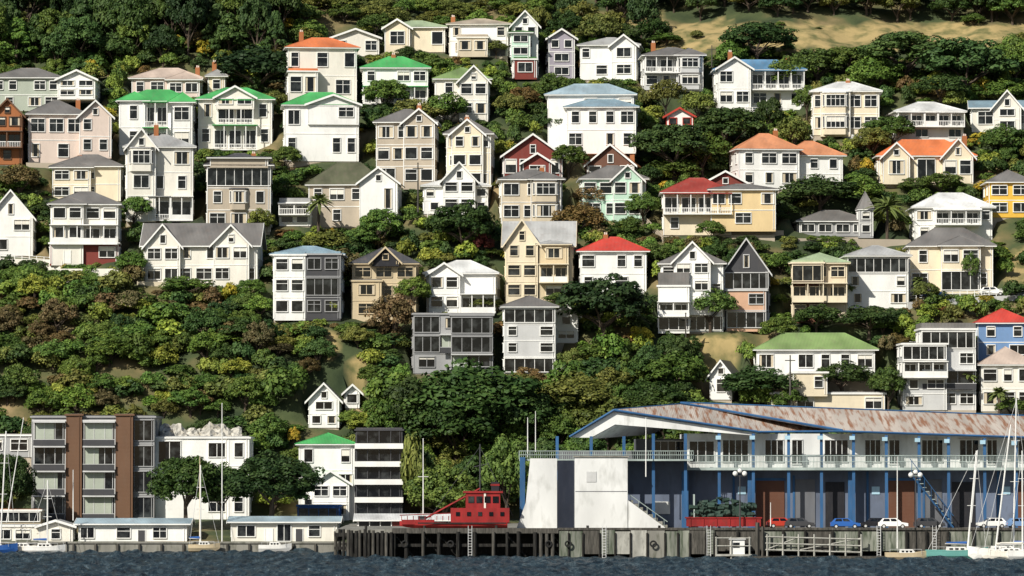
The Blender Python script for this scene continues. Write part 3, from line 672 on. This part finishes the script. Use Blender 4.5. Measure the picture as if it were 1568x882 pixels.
# pale rock outcrop
b=B(); mat('pale_rock',(.6,.57,.5),.95,.5,.7,dirt=(.25,.22,.16),dirtamt=.7)
V=[];Fc=[]; nx,nz=32,8
for j in range(nz):
    for i in range(nx):
        u=245+i*125/(nx-1); v=672-j*26/(nz-1)*(.75+.18*math.sin(i*.37)+.1*math.sin(i*1.1)); x_,y_,z_=W(u,v,66.5+j*.9+U(-.7,.7)); V.append((x_+U(-.1,.1),y_,z_+U(-.25,.25)))
for j in range(nz-1):
    for i in range(nx-1): a=j*nx+i; Fc.append((a,a+1,a+nx+1,a+nx))
b.add('rock','pale_rock',V,Fc); b.build('rock_outcrop')
# ================= water =================
m=bpy.data.materials.new('sea_water'); nt,bs=nodes(m); L=nt.links.new
g=N(nt,'ShaderNodeNewGeometry'); n=N(nt,'ShaderNodeTexNoise'); n.inputs['Scale'].default_value=1.6; n.inputs['Detail'].default_value=6; n.inputs['Roughness'].default_value=.7
L(g.outputs['Position'],n.inputs[0]); bp=N(nt,'ShaderNodeBump'); bp.inputs['Strength'].default_value=1; bp.inputs['Distance'].default_value=.35; L(n.outputs[0],bp.inputs['Height']); L(bp.outputs[0],bs.inputs['Normal'])
mp=N(nt,'ShaderNodeMapping'); mp.inputs['Scale'].default_value=(.7,.06,.35); L(g.outputs['Position'],mp.inputs[0])
n2=N(nt,'ShaderNodeTexNoise'); n2.inputs['Scale'].default_value=1.; n2.inputs['Detail'].default_value=9; n2.inputs['Roughness'].default_value=.85; L(mp.outputs[0],n2.inputs[0])
cr=N(nt,'ShaderNodeValToRGB'); e=cr.color_ramp.elements; e[0].position=.4; e[0].color=(.006,.012,.018,1); e[1].position=.54; e[1].color=(.03,.052,.066,1)  # dark and light of the ripples painted into the water colour as streaks
w=cr.color_ramp.elements.new(.63); w.color=(.1,.14,.16,1); w=cr.color_ramp.elements.new(.72); w.color=(.45,.5,.5,1)  # pale stops: painted ripple highlights and small whitecaps
L(n2.outputs[0],cr.inputs[0]); L(cr.outputs[0],bs.inputs['Base Color']); bs.inputs['Roughness'].default_value=.28; bs.inputs['Specular IOR Level'].default_value=.35
def axis(a,b_,d,far,nf):
    c=np.arange(a,b_+d,d); l=a-np.geomspace(1,far,nf)[::-1]*1.0; r=c[-1]+np.geomspace(1,far,nf); return np.concatenate([l,c,r])
def grid(name,xs,ys,zf,mat_):
    X,Y=np.meshgrid(xs,ys); Z=zf(X,Y); nx,ny=len(xs),len(ys)
    V=np.stack([X.ravel(),Y.ravel(),Z.ravel()],1)
    a=(np.arange(ny-1)[:,None]*nx+np.arange(nx-1)[None,:]).ravel()
    Fc=np.stack([a,a+1,a+nx+1,a+nx],1)
    me=bpy.data.meshes.new(name); me.from_pydata(V.tolist(),[],Fc.tolist()); me.update(); me.materials.append(mat_)
    o=bpy.data.objects.new(name,me); bpy.context.collection.objects.link(o); return o,X,Y
rng=np.random.RandomState(3)
def waves(X,Y):
    Z=np.zeros_like(X)
    for i in range(30):
        lam=rng.uniform(1.8,11); th=rng.normal(-1.1,.8); k=2*math.pi/lam; ph=rng.uniform(0,6.28)
        s=np.sin(k*(X*math.cos(th)+Y*math.sin(th))+ph+1.2*np.sin(X*.13+Y*.17+i)+.7*np.sin(X*.31-Y*.2+2*i)); Z+=lam*.017*(.64-np.abs(s))
    fade=np.clip((100-np.abs(X))/15,0,1)*np.clip((Y+150)/20,0,1)
    return Z*fade
o,_,_=grid('sea',axis(-100,100,.5,2500,8),np.concatenate([[-3000,-1500,-700,-400,-250],np.arange(-150,40,.5)]),waves,m)
# ================= terrain =================
xs=axis(-110,110,1.6,1500,10); ys=np.concatenate([[-2500,-800,-100,20,34,34.9,35.7],np.arange(37,262,1.6),np.geomspace(264,1200,14)])
def tz(X,Y):
    Z=hgt(X,Y)
    for h in HS:
        if h['z']<6 or h['y']<66: continue
        mk=(np.abs(X-h['x'])<h['hw']+.3)&(Y>h['y']-1.2)&(Y<h['y']+h['d']+.8)
        Z=np.where(mk,np.minimum(Z,h['z']-.1),Z)
    return Z
m=bpy.data.materials.new('hillside_ground'); nt,bs=nodes(m); L=nt.links.new
g=N(nt,'ShaderNodeNewGeometry'); n=N(nt,'ShaderNodeTexNoise'); n.inputs['Scale'].default_value=.09; n.inputs['Detail'].default_value=8; L(g.outputs['Position'],n.inputs[0])
cr=N(nt,'ShaderNodeValToRGB'); e=cr.color_ramp.elements; e[0].position=.35; e[0].color=(.02,.035,.012,1); e[1].position=.5; e[1].color=(.06,.08,.028,1)
for p_,c in((.6,(.14,.12,.05)),(.7,(.3,.22,.11))): k=cr.color_ramp.elements.new(p_); k.color=(*c,1)
L(n.outputs[0],cr.inputs[0])
at=N(nt,'ShaderNodeAttribute',attribute_name='dry'); n3=N(nt,'ShaderNodeTexNoise'); n3.inputs['Scale'].default_value=.35; n3.inputs['Detail'].default_value=9; L(g.outputs['Position'],n3.inputs[0])
c3=N(nt,'ShaderNodeValToRGB'); e=c3.color_ramp.elements; e[0].position=.36; e[0].color=(.13,.13,.045,1); e[1].position=.58; e[1].color=(.4,.3,.13,1); L(n3.outputs[0],c3.inputs[0])
mx=N(nt,'ShaderNodeMix',data_type='RGBA'); L(at.outputs['Fac'],mx.inputs[0]); L(cr.outputs[0],mx.inputs[6]); L(c3.outputs[0],mx.inputs[7]); L(mx.outputs[2],bs.inputs['Base Color']); bs.inputs['Roughness'].default_value=.95
bp=N(nt,'ShaderNodeBump'); bp.inputs['Strength'].default_value=.8; bp.inputs['Distance'].default_value=.4; L(n3.outputs[0],bp.inputs['Height']); L(bp.outputs[0],bs.inputs['Normal'])
o,X,Y=grid('ground',xs,ys,tz,m)
def isdry(u,v):
    w=3*math.sin(u*.05)+2*math.sin(u*.13)
    return (870<u<1010 and 18+w<v<40+w) or (1000<u<1900 and 36+w<v<78+w) or (530<u<558 and 545<v<600) or (488<u<520 and 505<v<545) or (1040<u<1140 and 512<v<542) or (60<u<100 and 270<v<300) or (1540<u<1600 and 380<v<440) or (960<u<990 and 560<v<580)
Z=tz(X,Y).ravel(); dry=np.zeros(len(Z)); 
Xr,Yr=X.ravel(),Y.ravel()
for i in range(len(Z)):
    if Yr[i]>66 and abs(Xr[i])<130:
        u,v=proj(Xr[i],Yr[i],Z[i]); dry[i]=1.0 if isdry(u,v) else 0
at=o.data.attributes.new('dry','FLOAT','POINT'); at.data.foreach_set('value',dry.astype(np.float32))
for p in o.data.polygons: p.use_smooth=True
b=B(); b.box('paving','concrete',-120,xl,36.5,37.6,1.36,1.5); b.build('promenade_path')

# ================= vegetation =================
lm=bpy.data.materials.new('foliage'); nt,bs=nodes(lm); L=nt.links.new
oi=N(nt,'ShaderNodeObjectInfo'); at=N(nt,'ShaderNodeAttribute',attribute_name='rnd'); r=N(nt,'ShaderNodeMapRange'); r.inputs[3].default_value=.55; r.inputs[4].default_value=1.45; L(at.outputs['Fac'],r.inputs[0])
sc=N(nt,'ShaderNodeVectorMath',operation='SCALE'); L(oi.outputs['Color'],sc.inputs[0]); L(r.outputs[0],sc.inputs['Scale'])
hs=N(nt,'ShaderNodeHueSaturation'); hr=N(nt,'ShaderNodeMapRange'); hr.inputs[3].default_value=.515; hr.inputs[4].default_value=.475; L(at.outputs['Fac'],hr.inputs[0]); L(hr.outputs[0],hs.inputs['Hue']); L(sc.outputs[0],hs.inputs['Color'])
L(hs.outputs[0],bs.inputs['Base Color']); bs.inputs['Roughness'].default_value=.6; bs.inputs['Specular IOR Level'].default_value=.2
bark=mat('bark',(.1,.075,.055),.95,.4,2)
def proto(seed,ncl,nl,leaf,cr_,shape='dome',trunk=True,zc=.6,hz=.4,rxy=.5,cut=-.35):
    rg=np.random.RandomState(seed); C=[]
    while len(C)<ncl:
        d=rg.normal(size=3); d/=np.linalg.norm(d)
        if shape=='dome' and d[2]<cut: continue
        if shape=='cone':
            t=rg.uniform(0,1)**.8; a=rg.uniform(0,6.28); rr=rxy*(1-t)*rg.uniform(.65,1)+.03; C.append((rr*math.cos(a),rr*math.sin(a),.14+t*.8)); continue
        k=rg.uniform(.68,.98)*(1+.14*math.sin(3*math.atan2(d[1],d[0])+seed)); C.append((d[0]*k*(rxy-cr_*.5),d[1]*k*(rxy-cr_*.5),zc+d[2]*k*(hz-cr_*.5)))
    C=np.array(C); pos=[];nor=[];rnd=[]
    for c in C:
        r_=cr_*rg.uniform(.65,1.25); d=rg.normal(size=(nl,3)); d/=np.linalg.norm(d,axis=1)[:,None]; d[:,2]=np.where(d[:,2]<-.3,-d[:,2],d[:,2])
        fl=.65 if shape=='cone' else .85
        pos.append(c+d*r_*rg.uniform(.75,1.1,(nl,1))*np.array([1,1,fl])); nn=d*1.1+rg.normal(size=(nl,3))*.35+np.array([0,0,.15]); nor.append(nn/np.linalg.norm(nn,axis=1)[:,None]); rnd.append(np.clip(rg.uniform(.2,.8)+rg.normal(size=nl)*.18,0,1))
    pos=np.concatenate(pos);nor=np.concatenate(nor);rnd=np.concatenate(rnd); n=len(pos)
    t=np.cross(nor,rg.normal(size=(n,3))); t/=np.linalg.norm(t,axis=1)[:,None]; bt=np.cross(nor,t)
    s=leaf*rg.uniform(.5,1.3,(n,1)); a=t*s; c=bt*s*rg.uniform(.45,.9,(n,1))
    V=np.stack([pos-a,pos-c,pos+a,pos+c],1).reshape(-1,3).tolist(); Fc=[(4*i,4*i+1,4*i+2,4*i+3) for i in range(n)]
    nleaf=len(Fc)
    b=B()
    if trunk:
        b.beam('t','bark',(0,0,-.12),(.01,.01,zc*.55),.035,7,.022)
        for i in range(7):
            c=C[rg.randint(len(C))]; st=(.01,.01,zc*rg.uniform(.25,.55)); md=(c[0]*.45,c[1]*.45,(st[2]+c[2])*.5+.03); b.beam('t','bark',st,md,.016,5,.011); b.beam('t','bark',md,tuple(c),.011,5,.004)
        tv,tf=b.p[('t','bark')]; off=len(V); V+=[tuple(v) for v in tv]; Fc+=[tuple(i+off for i in f) for f in tf]
    me=bpy.data.meshes.new('tree_mesh'); me.from_pydata(V,[],Fc); me.update(); me.materials.append(lm); me.materials.append(bark)
    mi=np.zeros(len(Fc),dtype=np.int32); mi[nleaf:]=1; me.polygons.foreach_set('material_index',mi)
    aa=me.attributes.new('rnd','FLOAT','FACE'); vv=np.full(len(Fc),.5,dtype=np.float32); vv[:nleaf]=rnd; aa.data.foreach_set('value',vv)
    return me
DOME=[proto(s,90,90,.024,.105,zc=.6,hz=.4) for s in (1,2,3,4)]
UMB=[proto(s,150,120,.021,.105,zc=.57,hz=.42,cut=-.7) for s in (41,42,43)]
LOW=[proto(s,75,85,.026,.115,zc=.52,hz=.44) for s in (5,6,7,8)]
SHR=[proto(s,24,60,.052,.2,zc=.45,hz=.5,trunk=False) for s in (11,12,13,14,15,16)]
CON=[proto(s,85,75,.028,.1,shape='cone') for s in (21,22,23)]
TAL=[proto(s,60,80,.028,.13,zc=.58,hz=.42,rxy=.5) for s in (31,32)]
GR=dict(dark=(.038,.073,.018),mid=(.078,.135,.026),green=(.105,.18,.032),olive=(.13,.15,.034),lime=(.2,.25,.04),brown=(.12,.095,.038),yel=(.34,.28,.03),deep=(.022,.047,.014),maroon=(.07,.022,.015),rust=(.16,.11,.038),forest=(.047,.09,.024))
def inst(name,me,loc,w,h,col,parent=None):
    o=bpy.data.objects.new(name,me); bpy.context.collection.objects.link(o); o.location=loc; o.rotation_euler=(0,0,U(0,6.28)); o.scale=(w*U(.92,1.08),w*U(.92,1.08),h)
    k=U(.75,1.3); c=GR[col]; o.color=(c[0]*k*U(.88,1.15),c[1]*k,c[2]*k*U(.85,1.1),1)
    if parent: o.parent=parent
    return o
def T(u,vt,vb,w,col='mid',kind='d',y=None,name='broadleaf_tree'):
    if y is None: x,y,z=hit(u,vb)
    else: x,_,z=W(u,vb,y)
    s=(y-CY)/F; me=random.choice(dict(d=DOME,l=LOW,c=CON,t=TAL,s=SHR,u=UMB)[kind])
    inst(name,me,(x,y,z),w*s,(vb-vt)*s,col)
for a in [(395,66,150,135,'deep','l'),(925,418,528,140,'deep','l'),(725,552,690,210,'dark','l'),(640,575,690,110,'dark','l'),(790,590,690,120,'dark','l'),
 (710,305,392,105,'dark','l'),(580,320,388,70,'mid','d'),(548,350,392,70,'mid','d'),(505,352,392,80,'olive','l'),(632,423,485,62,'green','d'),(603,450,535,72,'brown','t'),
 (850,166,218,65,'dark','d'),(870,222,275,62,'mid','d'),(905,280,325,62,'rust','l'),(888,310,365,75,'rust','l'),(1030,190,275,115,'dark','d'),(1112,165,250,125,'dark','d'),(1075,205,270,90,'mid','d'),
 (1010,88,125,45,'mid','d'),(1035,245,275,80,'mid','l'),(1255,268,325,115,'dark','l'),(1320,270,318,80,'mid','l'),(1365,178,232,85,'mid','d'),(1400,270,300,60,'mid','l'),(1335,195,250,60,'olive','d'),
 (1160,33,98,115,'dark','d'),(1385,50,128,150,'forest','d'),(1480,60,155,150,'forest','d'),(1250,75,135,90,'mid','d'),(1300,72,125,80,'mid','d'),(1555,60,130,80,'mid','d'),(1000,28,75,60,'dark','t'),(925,35,66,70,'mid','l'),
 (1340,85,150,90,'mid','l'),(1440,110,160,90,'dark','l'),(1530,120,165,80,'mid','l'),(1205,85,150,70,'mid','l'),(1120,60,110,60,'mid','l'),
 (740,358,398,36,'maroon','d'),(590,122,180,70,'mid','d'),(640,150,198,90,'olive','l'),(688,140,205,66,'mid','t'),(760,62,90,40,'olive','d'),(655,78,118,60,'mid','l'),(628,70,105,50,'dark','l'),
 (825,8,70,45,'olive','t'),(850,110,165,60,'mid','l'),(800,130,175,60,'rust','l'),(780,140,185,50,'olive','l'),(1020,50,70,60,'mid','l'),(437,224,268,46,'mid','d'),(400,318,372,50,'olive','t'),(205,300,350,54,'mid','d'),(200,385,432,46,'mid','d'),(285,422,458,90,'mid','l'),(385,428,468,50,'mid','d'),
 (30,250,305,70,'brown','l'),(1090,338,375,46,'mid','d'),(1155,318,352,34,'mid','d'),(1215,178,245,60,'olive','t'),(1235,130,190,40,'mid','t'),(1180,150,215,50,'dark','d'),
 (1088,443,508,75,'mid','d'),(1190,485,535,60,'mid','d'),(1250,465,512,85,'dark','l'),(1330,466,515,105,'dark','l'),(1420,432,470,45,'olive','d'),(1485,385,450,40,'mid','t'),
 (1030,538,612,105,'mid','l'),(1160,560,622,130,'dark','l'),(1290,553,605,95,'dark','l'),(1360,563,630,62,'mid','d'),(940,560,610,70,'olive','l'),(880,570,650,120,'olive','l'),(810,560,600,60,'rust','l'),(1550,610,640,60,'mid','l'),
 (985,296,345,62,'mid','d'),(1540,190,245,85,'mid','l'),(1440,262,300,70,'mid','l'),(960,330,372,60,'mid','l'),(1000,370,420,50,'mid','t'),(470,490,520,60,'olive','l'),
 (900,85,120,30,'rust','t'),(880,120,150,40,'mid','d'),(860,445,470,50,'mid','l'),(745,455,480,50,'olive','l'),(1070,140,190,60,'olive','t'),(1020,120,180,60,'olive','t'),
 (450,655,690,22,'yel','d'),(445,430,480,30,'olive','t'),(352,430,470,30,'yel','s'),(510,455,490,24,'lime','t'),(470,440,485,22,'olive','t'),
 (930,600,690,120,'olive','l'),(1010,590,650,110,'dark','l'),(700,600,720,170,'dark','l'),(600,600,700,90,'mid','l'),(1210,590,640,60,'mid','l')]: T(*a)
T(15,693,800,80,'dark','u',52); T(285,696,797,118,'dark','u',48); T(415,694,797,150,'dark','u',48); T(340,712,797,85,'dark','u',50)
T(680,710,812,110,'mid','u',50); T(775,672,812,95,'mid','d',55); T(632,655,800,42,'olive','s',59,'ivy_covered_wall'); T(725,700,812,90,'dark','d',58)
T(645,690,812,60,'dark','d',62)
def palm(u,vt,vb,w):
    x,y,z=hit(u,vb); y-=1.5; s=(y-CY)/F; h=(vb-vt)*s; b=B(); r_=w*s/2
    b.beam('trunk','bark',(0,0,-1.5),(.1,0,h*.7),.3,8,.2)
    mat('frond',(.13,.17,.04),.7,.4,1)
    for i in range(54):
        a=U(0,6.28); el=U(-.4,1.35); L_=r_*U(.9,1.2); pr=Vector((.1,0,h*.7)); dr=Vector((math.cos(a)*math.cos(el),math.sin(a)*math.cos(el),math.sin(el)))
        sd=Vector((-math.sin(a),math.cos(a),0)); V=[]; 
        for k in range(6):
            t=k/5; c=pr+dr*L_*t+Vector((0,0,-L_*.5*t*t)); ww=.3*math.sin(math.pi*min(1,t*.85+.12)); V+= [tuple(c-sd*ww-Vector((0,0,ww*.5))),tuple(c),tuple(c+sd*ww-Vector((0,0,ww*.5)))]
        Fc=[]
        for k in range(5):
            for j in (0,1): q_=k*3+j; Fc.append((q_,q_+1,q_+4,q_+3))
        b.add('fronds','frond',V,Fc)
    b.build('palm_tree',(x,y,z))
palm(1357,297,366,74); palm(488,288,356,48); palm(1300,425,470,20); palm(1480,556,612,34); palm(1528,585,640,36); palm(1404,418,462,28)
# ---- scatter
def blocked(x,y,z,hh,ww):
    u,vb=proj(x,y,z); s=(y-CY)/F; vt=vb-hh/s; hw=ww/2/s*.8
    for h in HS:
        if abs(x-h['x'])<h['hw']+ww*.3 and h['y']-.8-ww*.3<y<h['y']+h['d']+.5: return 2
        if y<h['y'] and u+hw>h['u0'] and u-hw<h['u1'] and vt<h['vb']-7 and vb>h['vt']: return 1
    if 1325<u<1390 and 362<vb<400: return 1
    if isdry(u,vb) : return 1 if R()<.95 else 0
    return 0
root=bpy.data.objects.new('hillside_bush',None); bpy.context.collection.objects.link(root)
cnt=0
yv=67.5
while yv<208:
    xv=-92.
    while xv<92:
        x=xv+U(-1.3,1.3); y=yv+U(-1.2,1.2); z=float(hgt(x,y)); xv+=2.9
        u,v=proj(x,y,z)
        cliff= v>430 and u<600
        patch=math.sin(x*.16+1.3)*math.cos(y*.2+x*.05)+.4*math.sin(x*.4+y*.3)
        if cliff:
            if R()<.2: hh,ww=U(4.5,7),U(5.5,8)
            else: hh,ww=U(2.6,4.6),U(3.6,5.6)
            col=random.choice(['mid','olive','brown','mid','forest','brown']) if patch<-.2 else random.choice(['green','mid','mid','olive','green','lime','forest'])
        elif v>560: hh,ww=U(3.5,7),U(4.5,7); col=random.choice(['dark','mid','olive','forest','mid','green'])
        else: hh,ww=U(1.8,4.6),U(2.6,4.8); col=random.choice(['mid','forest','olive','green','dark','mid','lime','green','forest','yel' if R()<.35 else 'lime','brown' if R()<.5 else 'dark','rust' if R()<.4 else 'mid'])
        if not cliff and v<560 and R()<.06: continue
        if u>990 and v<125: hh=min(hh,1.9); ww=min(ww,3.2)
        bl=0
        for tr in range(3):
            bl=blocked(x,y,z,hh,ww)
            if bl!=1: break
            hh*=.55; ww*=.7
        if bl: continue
        inst('shrub',random.choice(SHR) if ww<4.4 else random.choice(SHR+LOW+LOW),(x,y,z-.3),ww,hh,col,root); cnt+=1
    yv+=2.75
root2=bpy.data.objects.new('hilltop_forest',None); bpy.context.collection.objects.link(root2)
yv=196.
while yv<266:
    xv=-105.
    while xv<105:
        x=xv+U(-2,2); y=yv+U(-2,2); z=float(hgt(x,y)); xv+=5.2
        u,v=proj(x,y,z)
        left=u<470-(v)*.3
        if left: hh,ww=U(8,15),U(6,10); col=random.choice(['deep','dark','dark','forest','mid','forest']); me=random.choice(CON+DOME+TAL)
        elif u<860: hh,ww=U(2.5,5),U(5,8); col=random.choice(['olive','mid','green','olive']); me=random.choice(LOW)
        else: hh,ww=U(5,10),U(5.5,9.5); col=random.choice(['dark','mid','forest','dark','olive','forest']); me=random.choice(DOME+TAL+LOW)
        if u>990 and v>70: continue
        bl=blocked(x,y,z,hh,ww)
        if bl==1: hh*=.35; ww*=.6; bl=blocked(x,y,z,hh,ww)
        if bl: continue
        inst('tree',me,(x,y,z-.3),ww,hh,col,root2)
    yv+=4.8
for i in range(240):
    sgn=random.choice((-1,1)); x=sgn*U(90,165); y=U(70,265); inst('tree',random.choice(LOW+DOME),(x,y,float(hgt(x,y))-.3),U(6,11),U(5,9),random.choice(['dark','mid','olive']),root2)
print('shrubs',cnt)
# ================= light, camera =================
w=bpy.data.worlds.new('World'); bpy.context.scene.world=w; w.use_nodes=True; nt=w.node_tree; nt.nodes.clear()
sk=nt.nodes.new('ShaderNodeTexSky'); sk.sky_type='NISHITA'; sk.sun_disc=False
S=Vector((-.58,-.78,.7)).normalized(); sk.sun_elevation=math.asin(S.z); sk.sun_rotation=math.atan2(S.x,S.y)
bg=nt.nodes.new('ShaderNodeBackground'); bg.inputs[1].default_value=.068; ou=nt.nodes.new('ShaderNodeOutputWorld'); nt.links.new(sk.outputs[0],bg.inputs[0]); nt.links.new(bg.outputs[0],ou.inputs[0])
sl=bpy.data.lights.new('sun','SUN'); sl.energy=5; sl.angle=math.radians(.5); sl.color=(1,.955,.86); so=bpy.data.objects.new('sun',sl); bpy.context.collection.objects.link(so); so.rotation_euler=S.to_track_quat('Z','Y').to_euler()
cam=bpy.data.cameras.new('camera'); cam.sensor_width=36; cam.lens=36*F/1568; cam.clip_start=1; cam.clip_end=6000
co=bpy.data.objects.new('camera',cam); bpy.context.collection.objects.link(co); co.location=(0,CY,CZ); co.rotation_euler=(math.pi/2+P,0,0)
sc=bpy.context.scene; sc.camera=co; sc.view_settings.view_transform='Standard'; sc.view_settings.look='None'; sc.view_settings.exposure=0
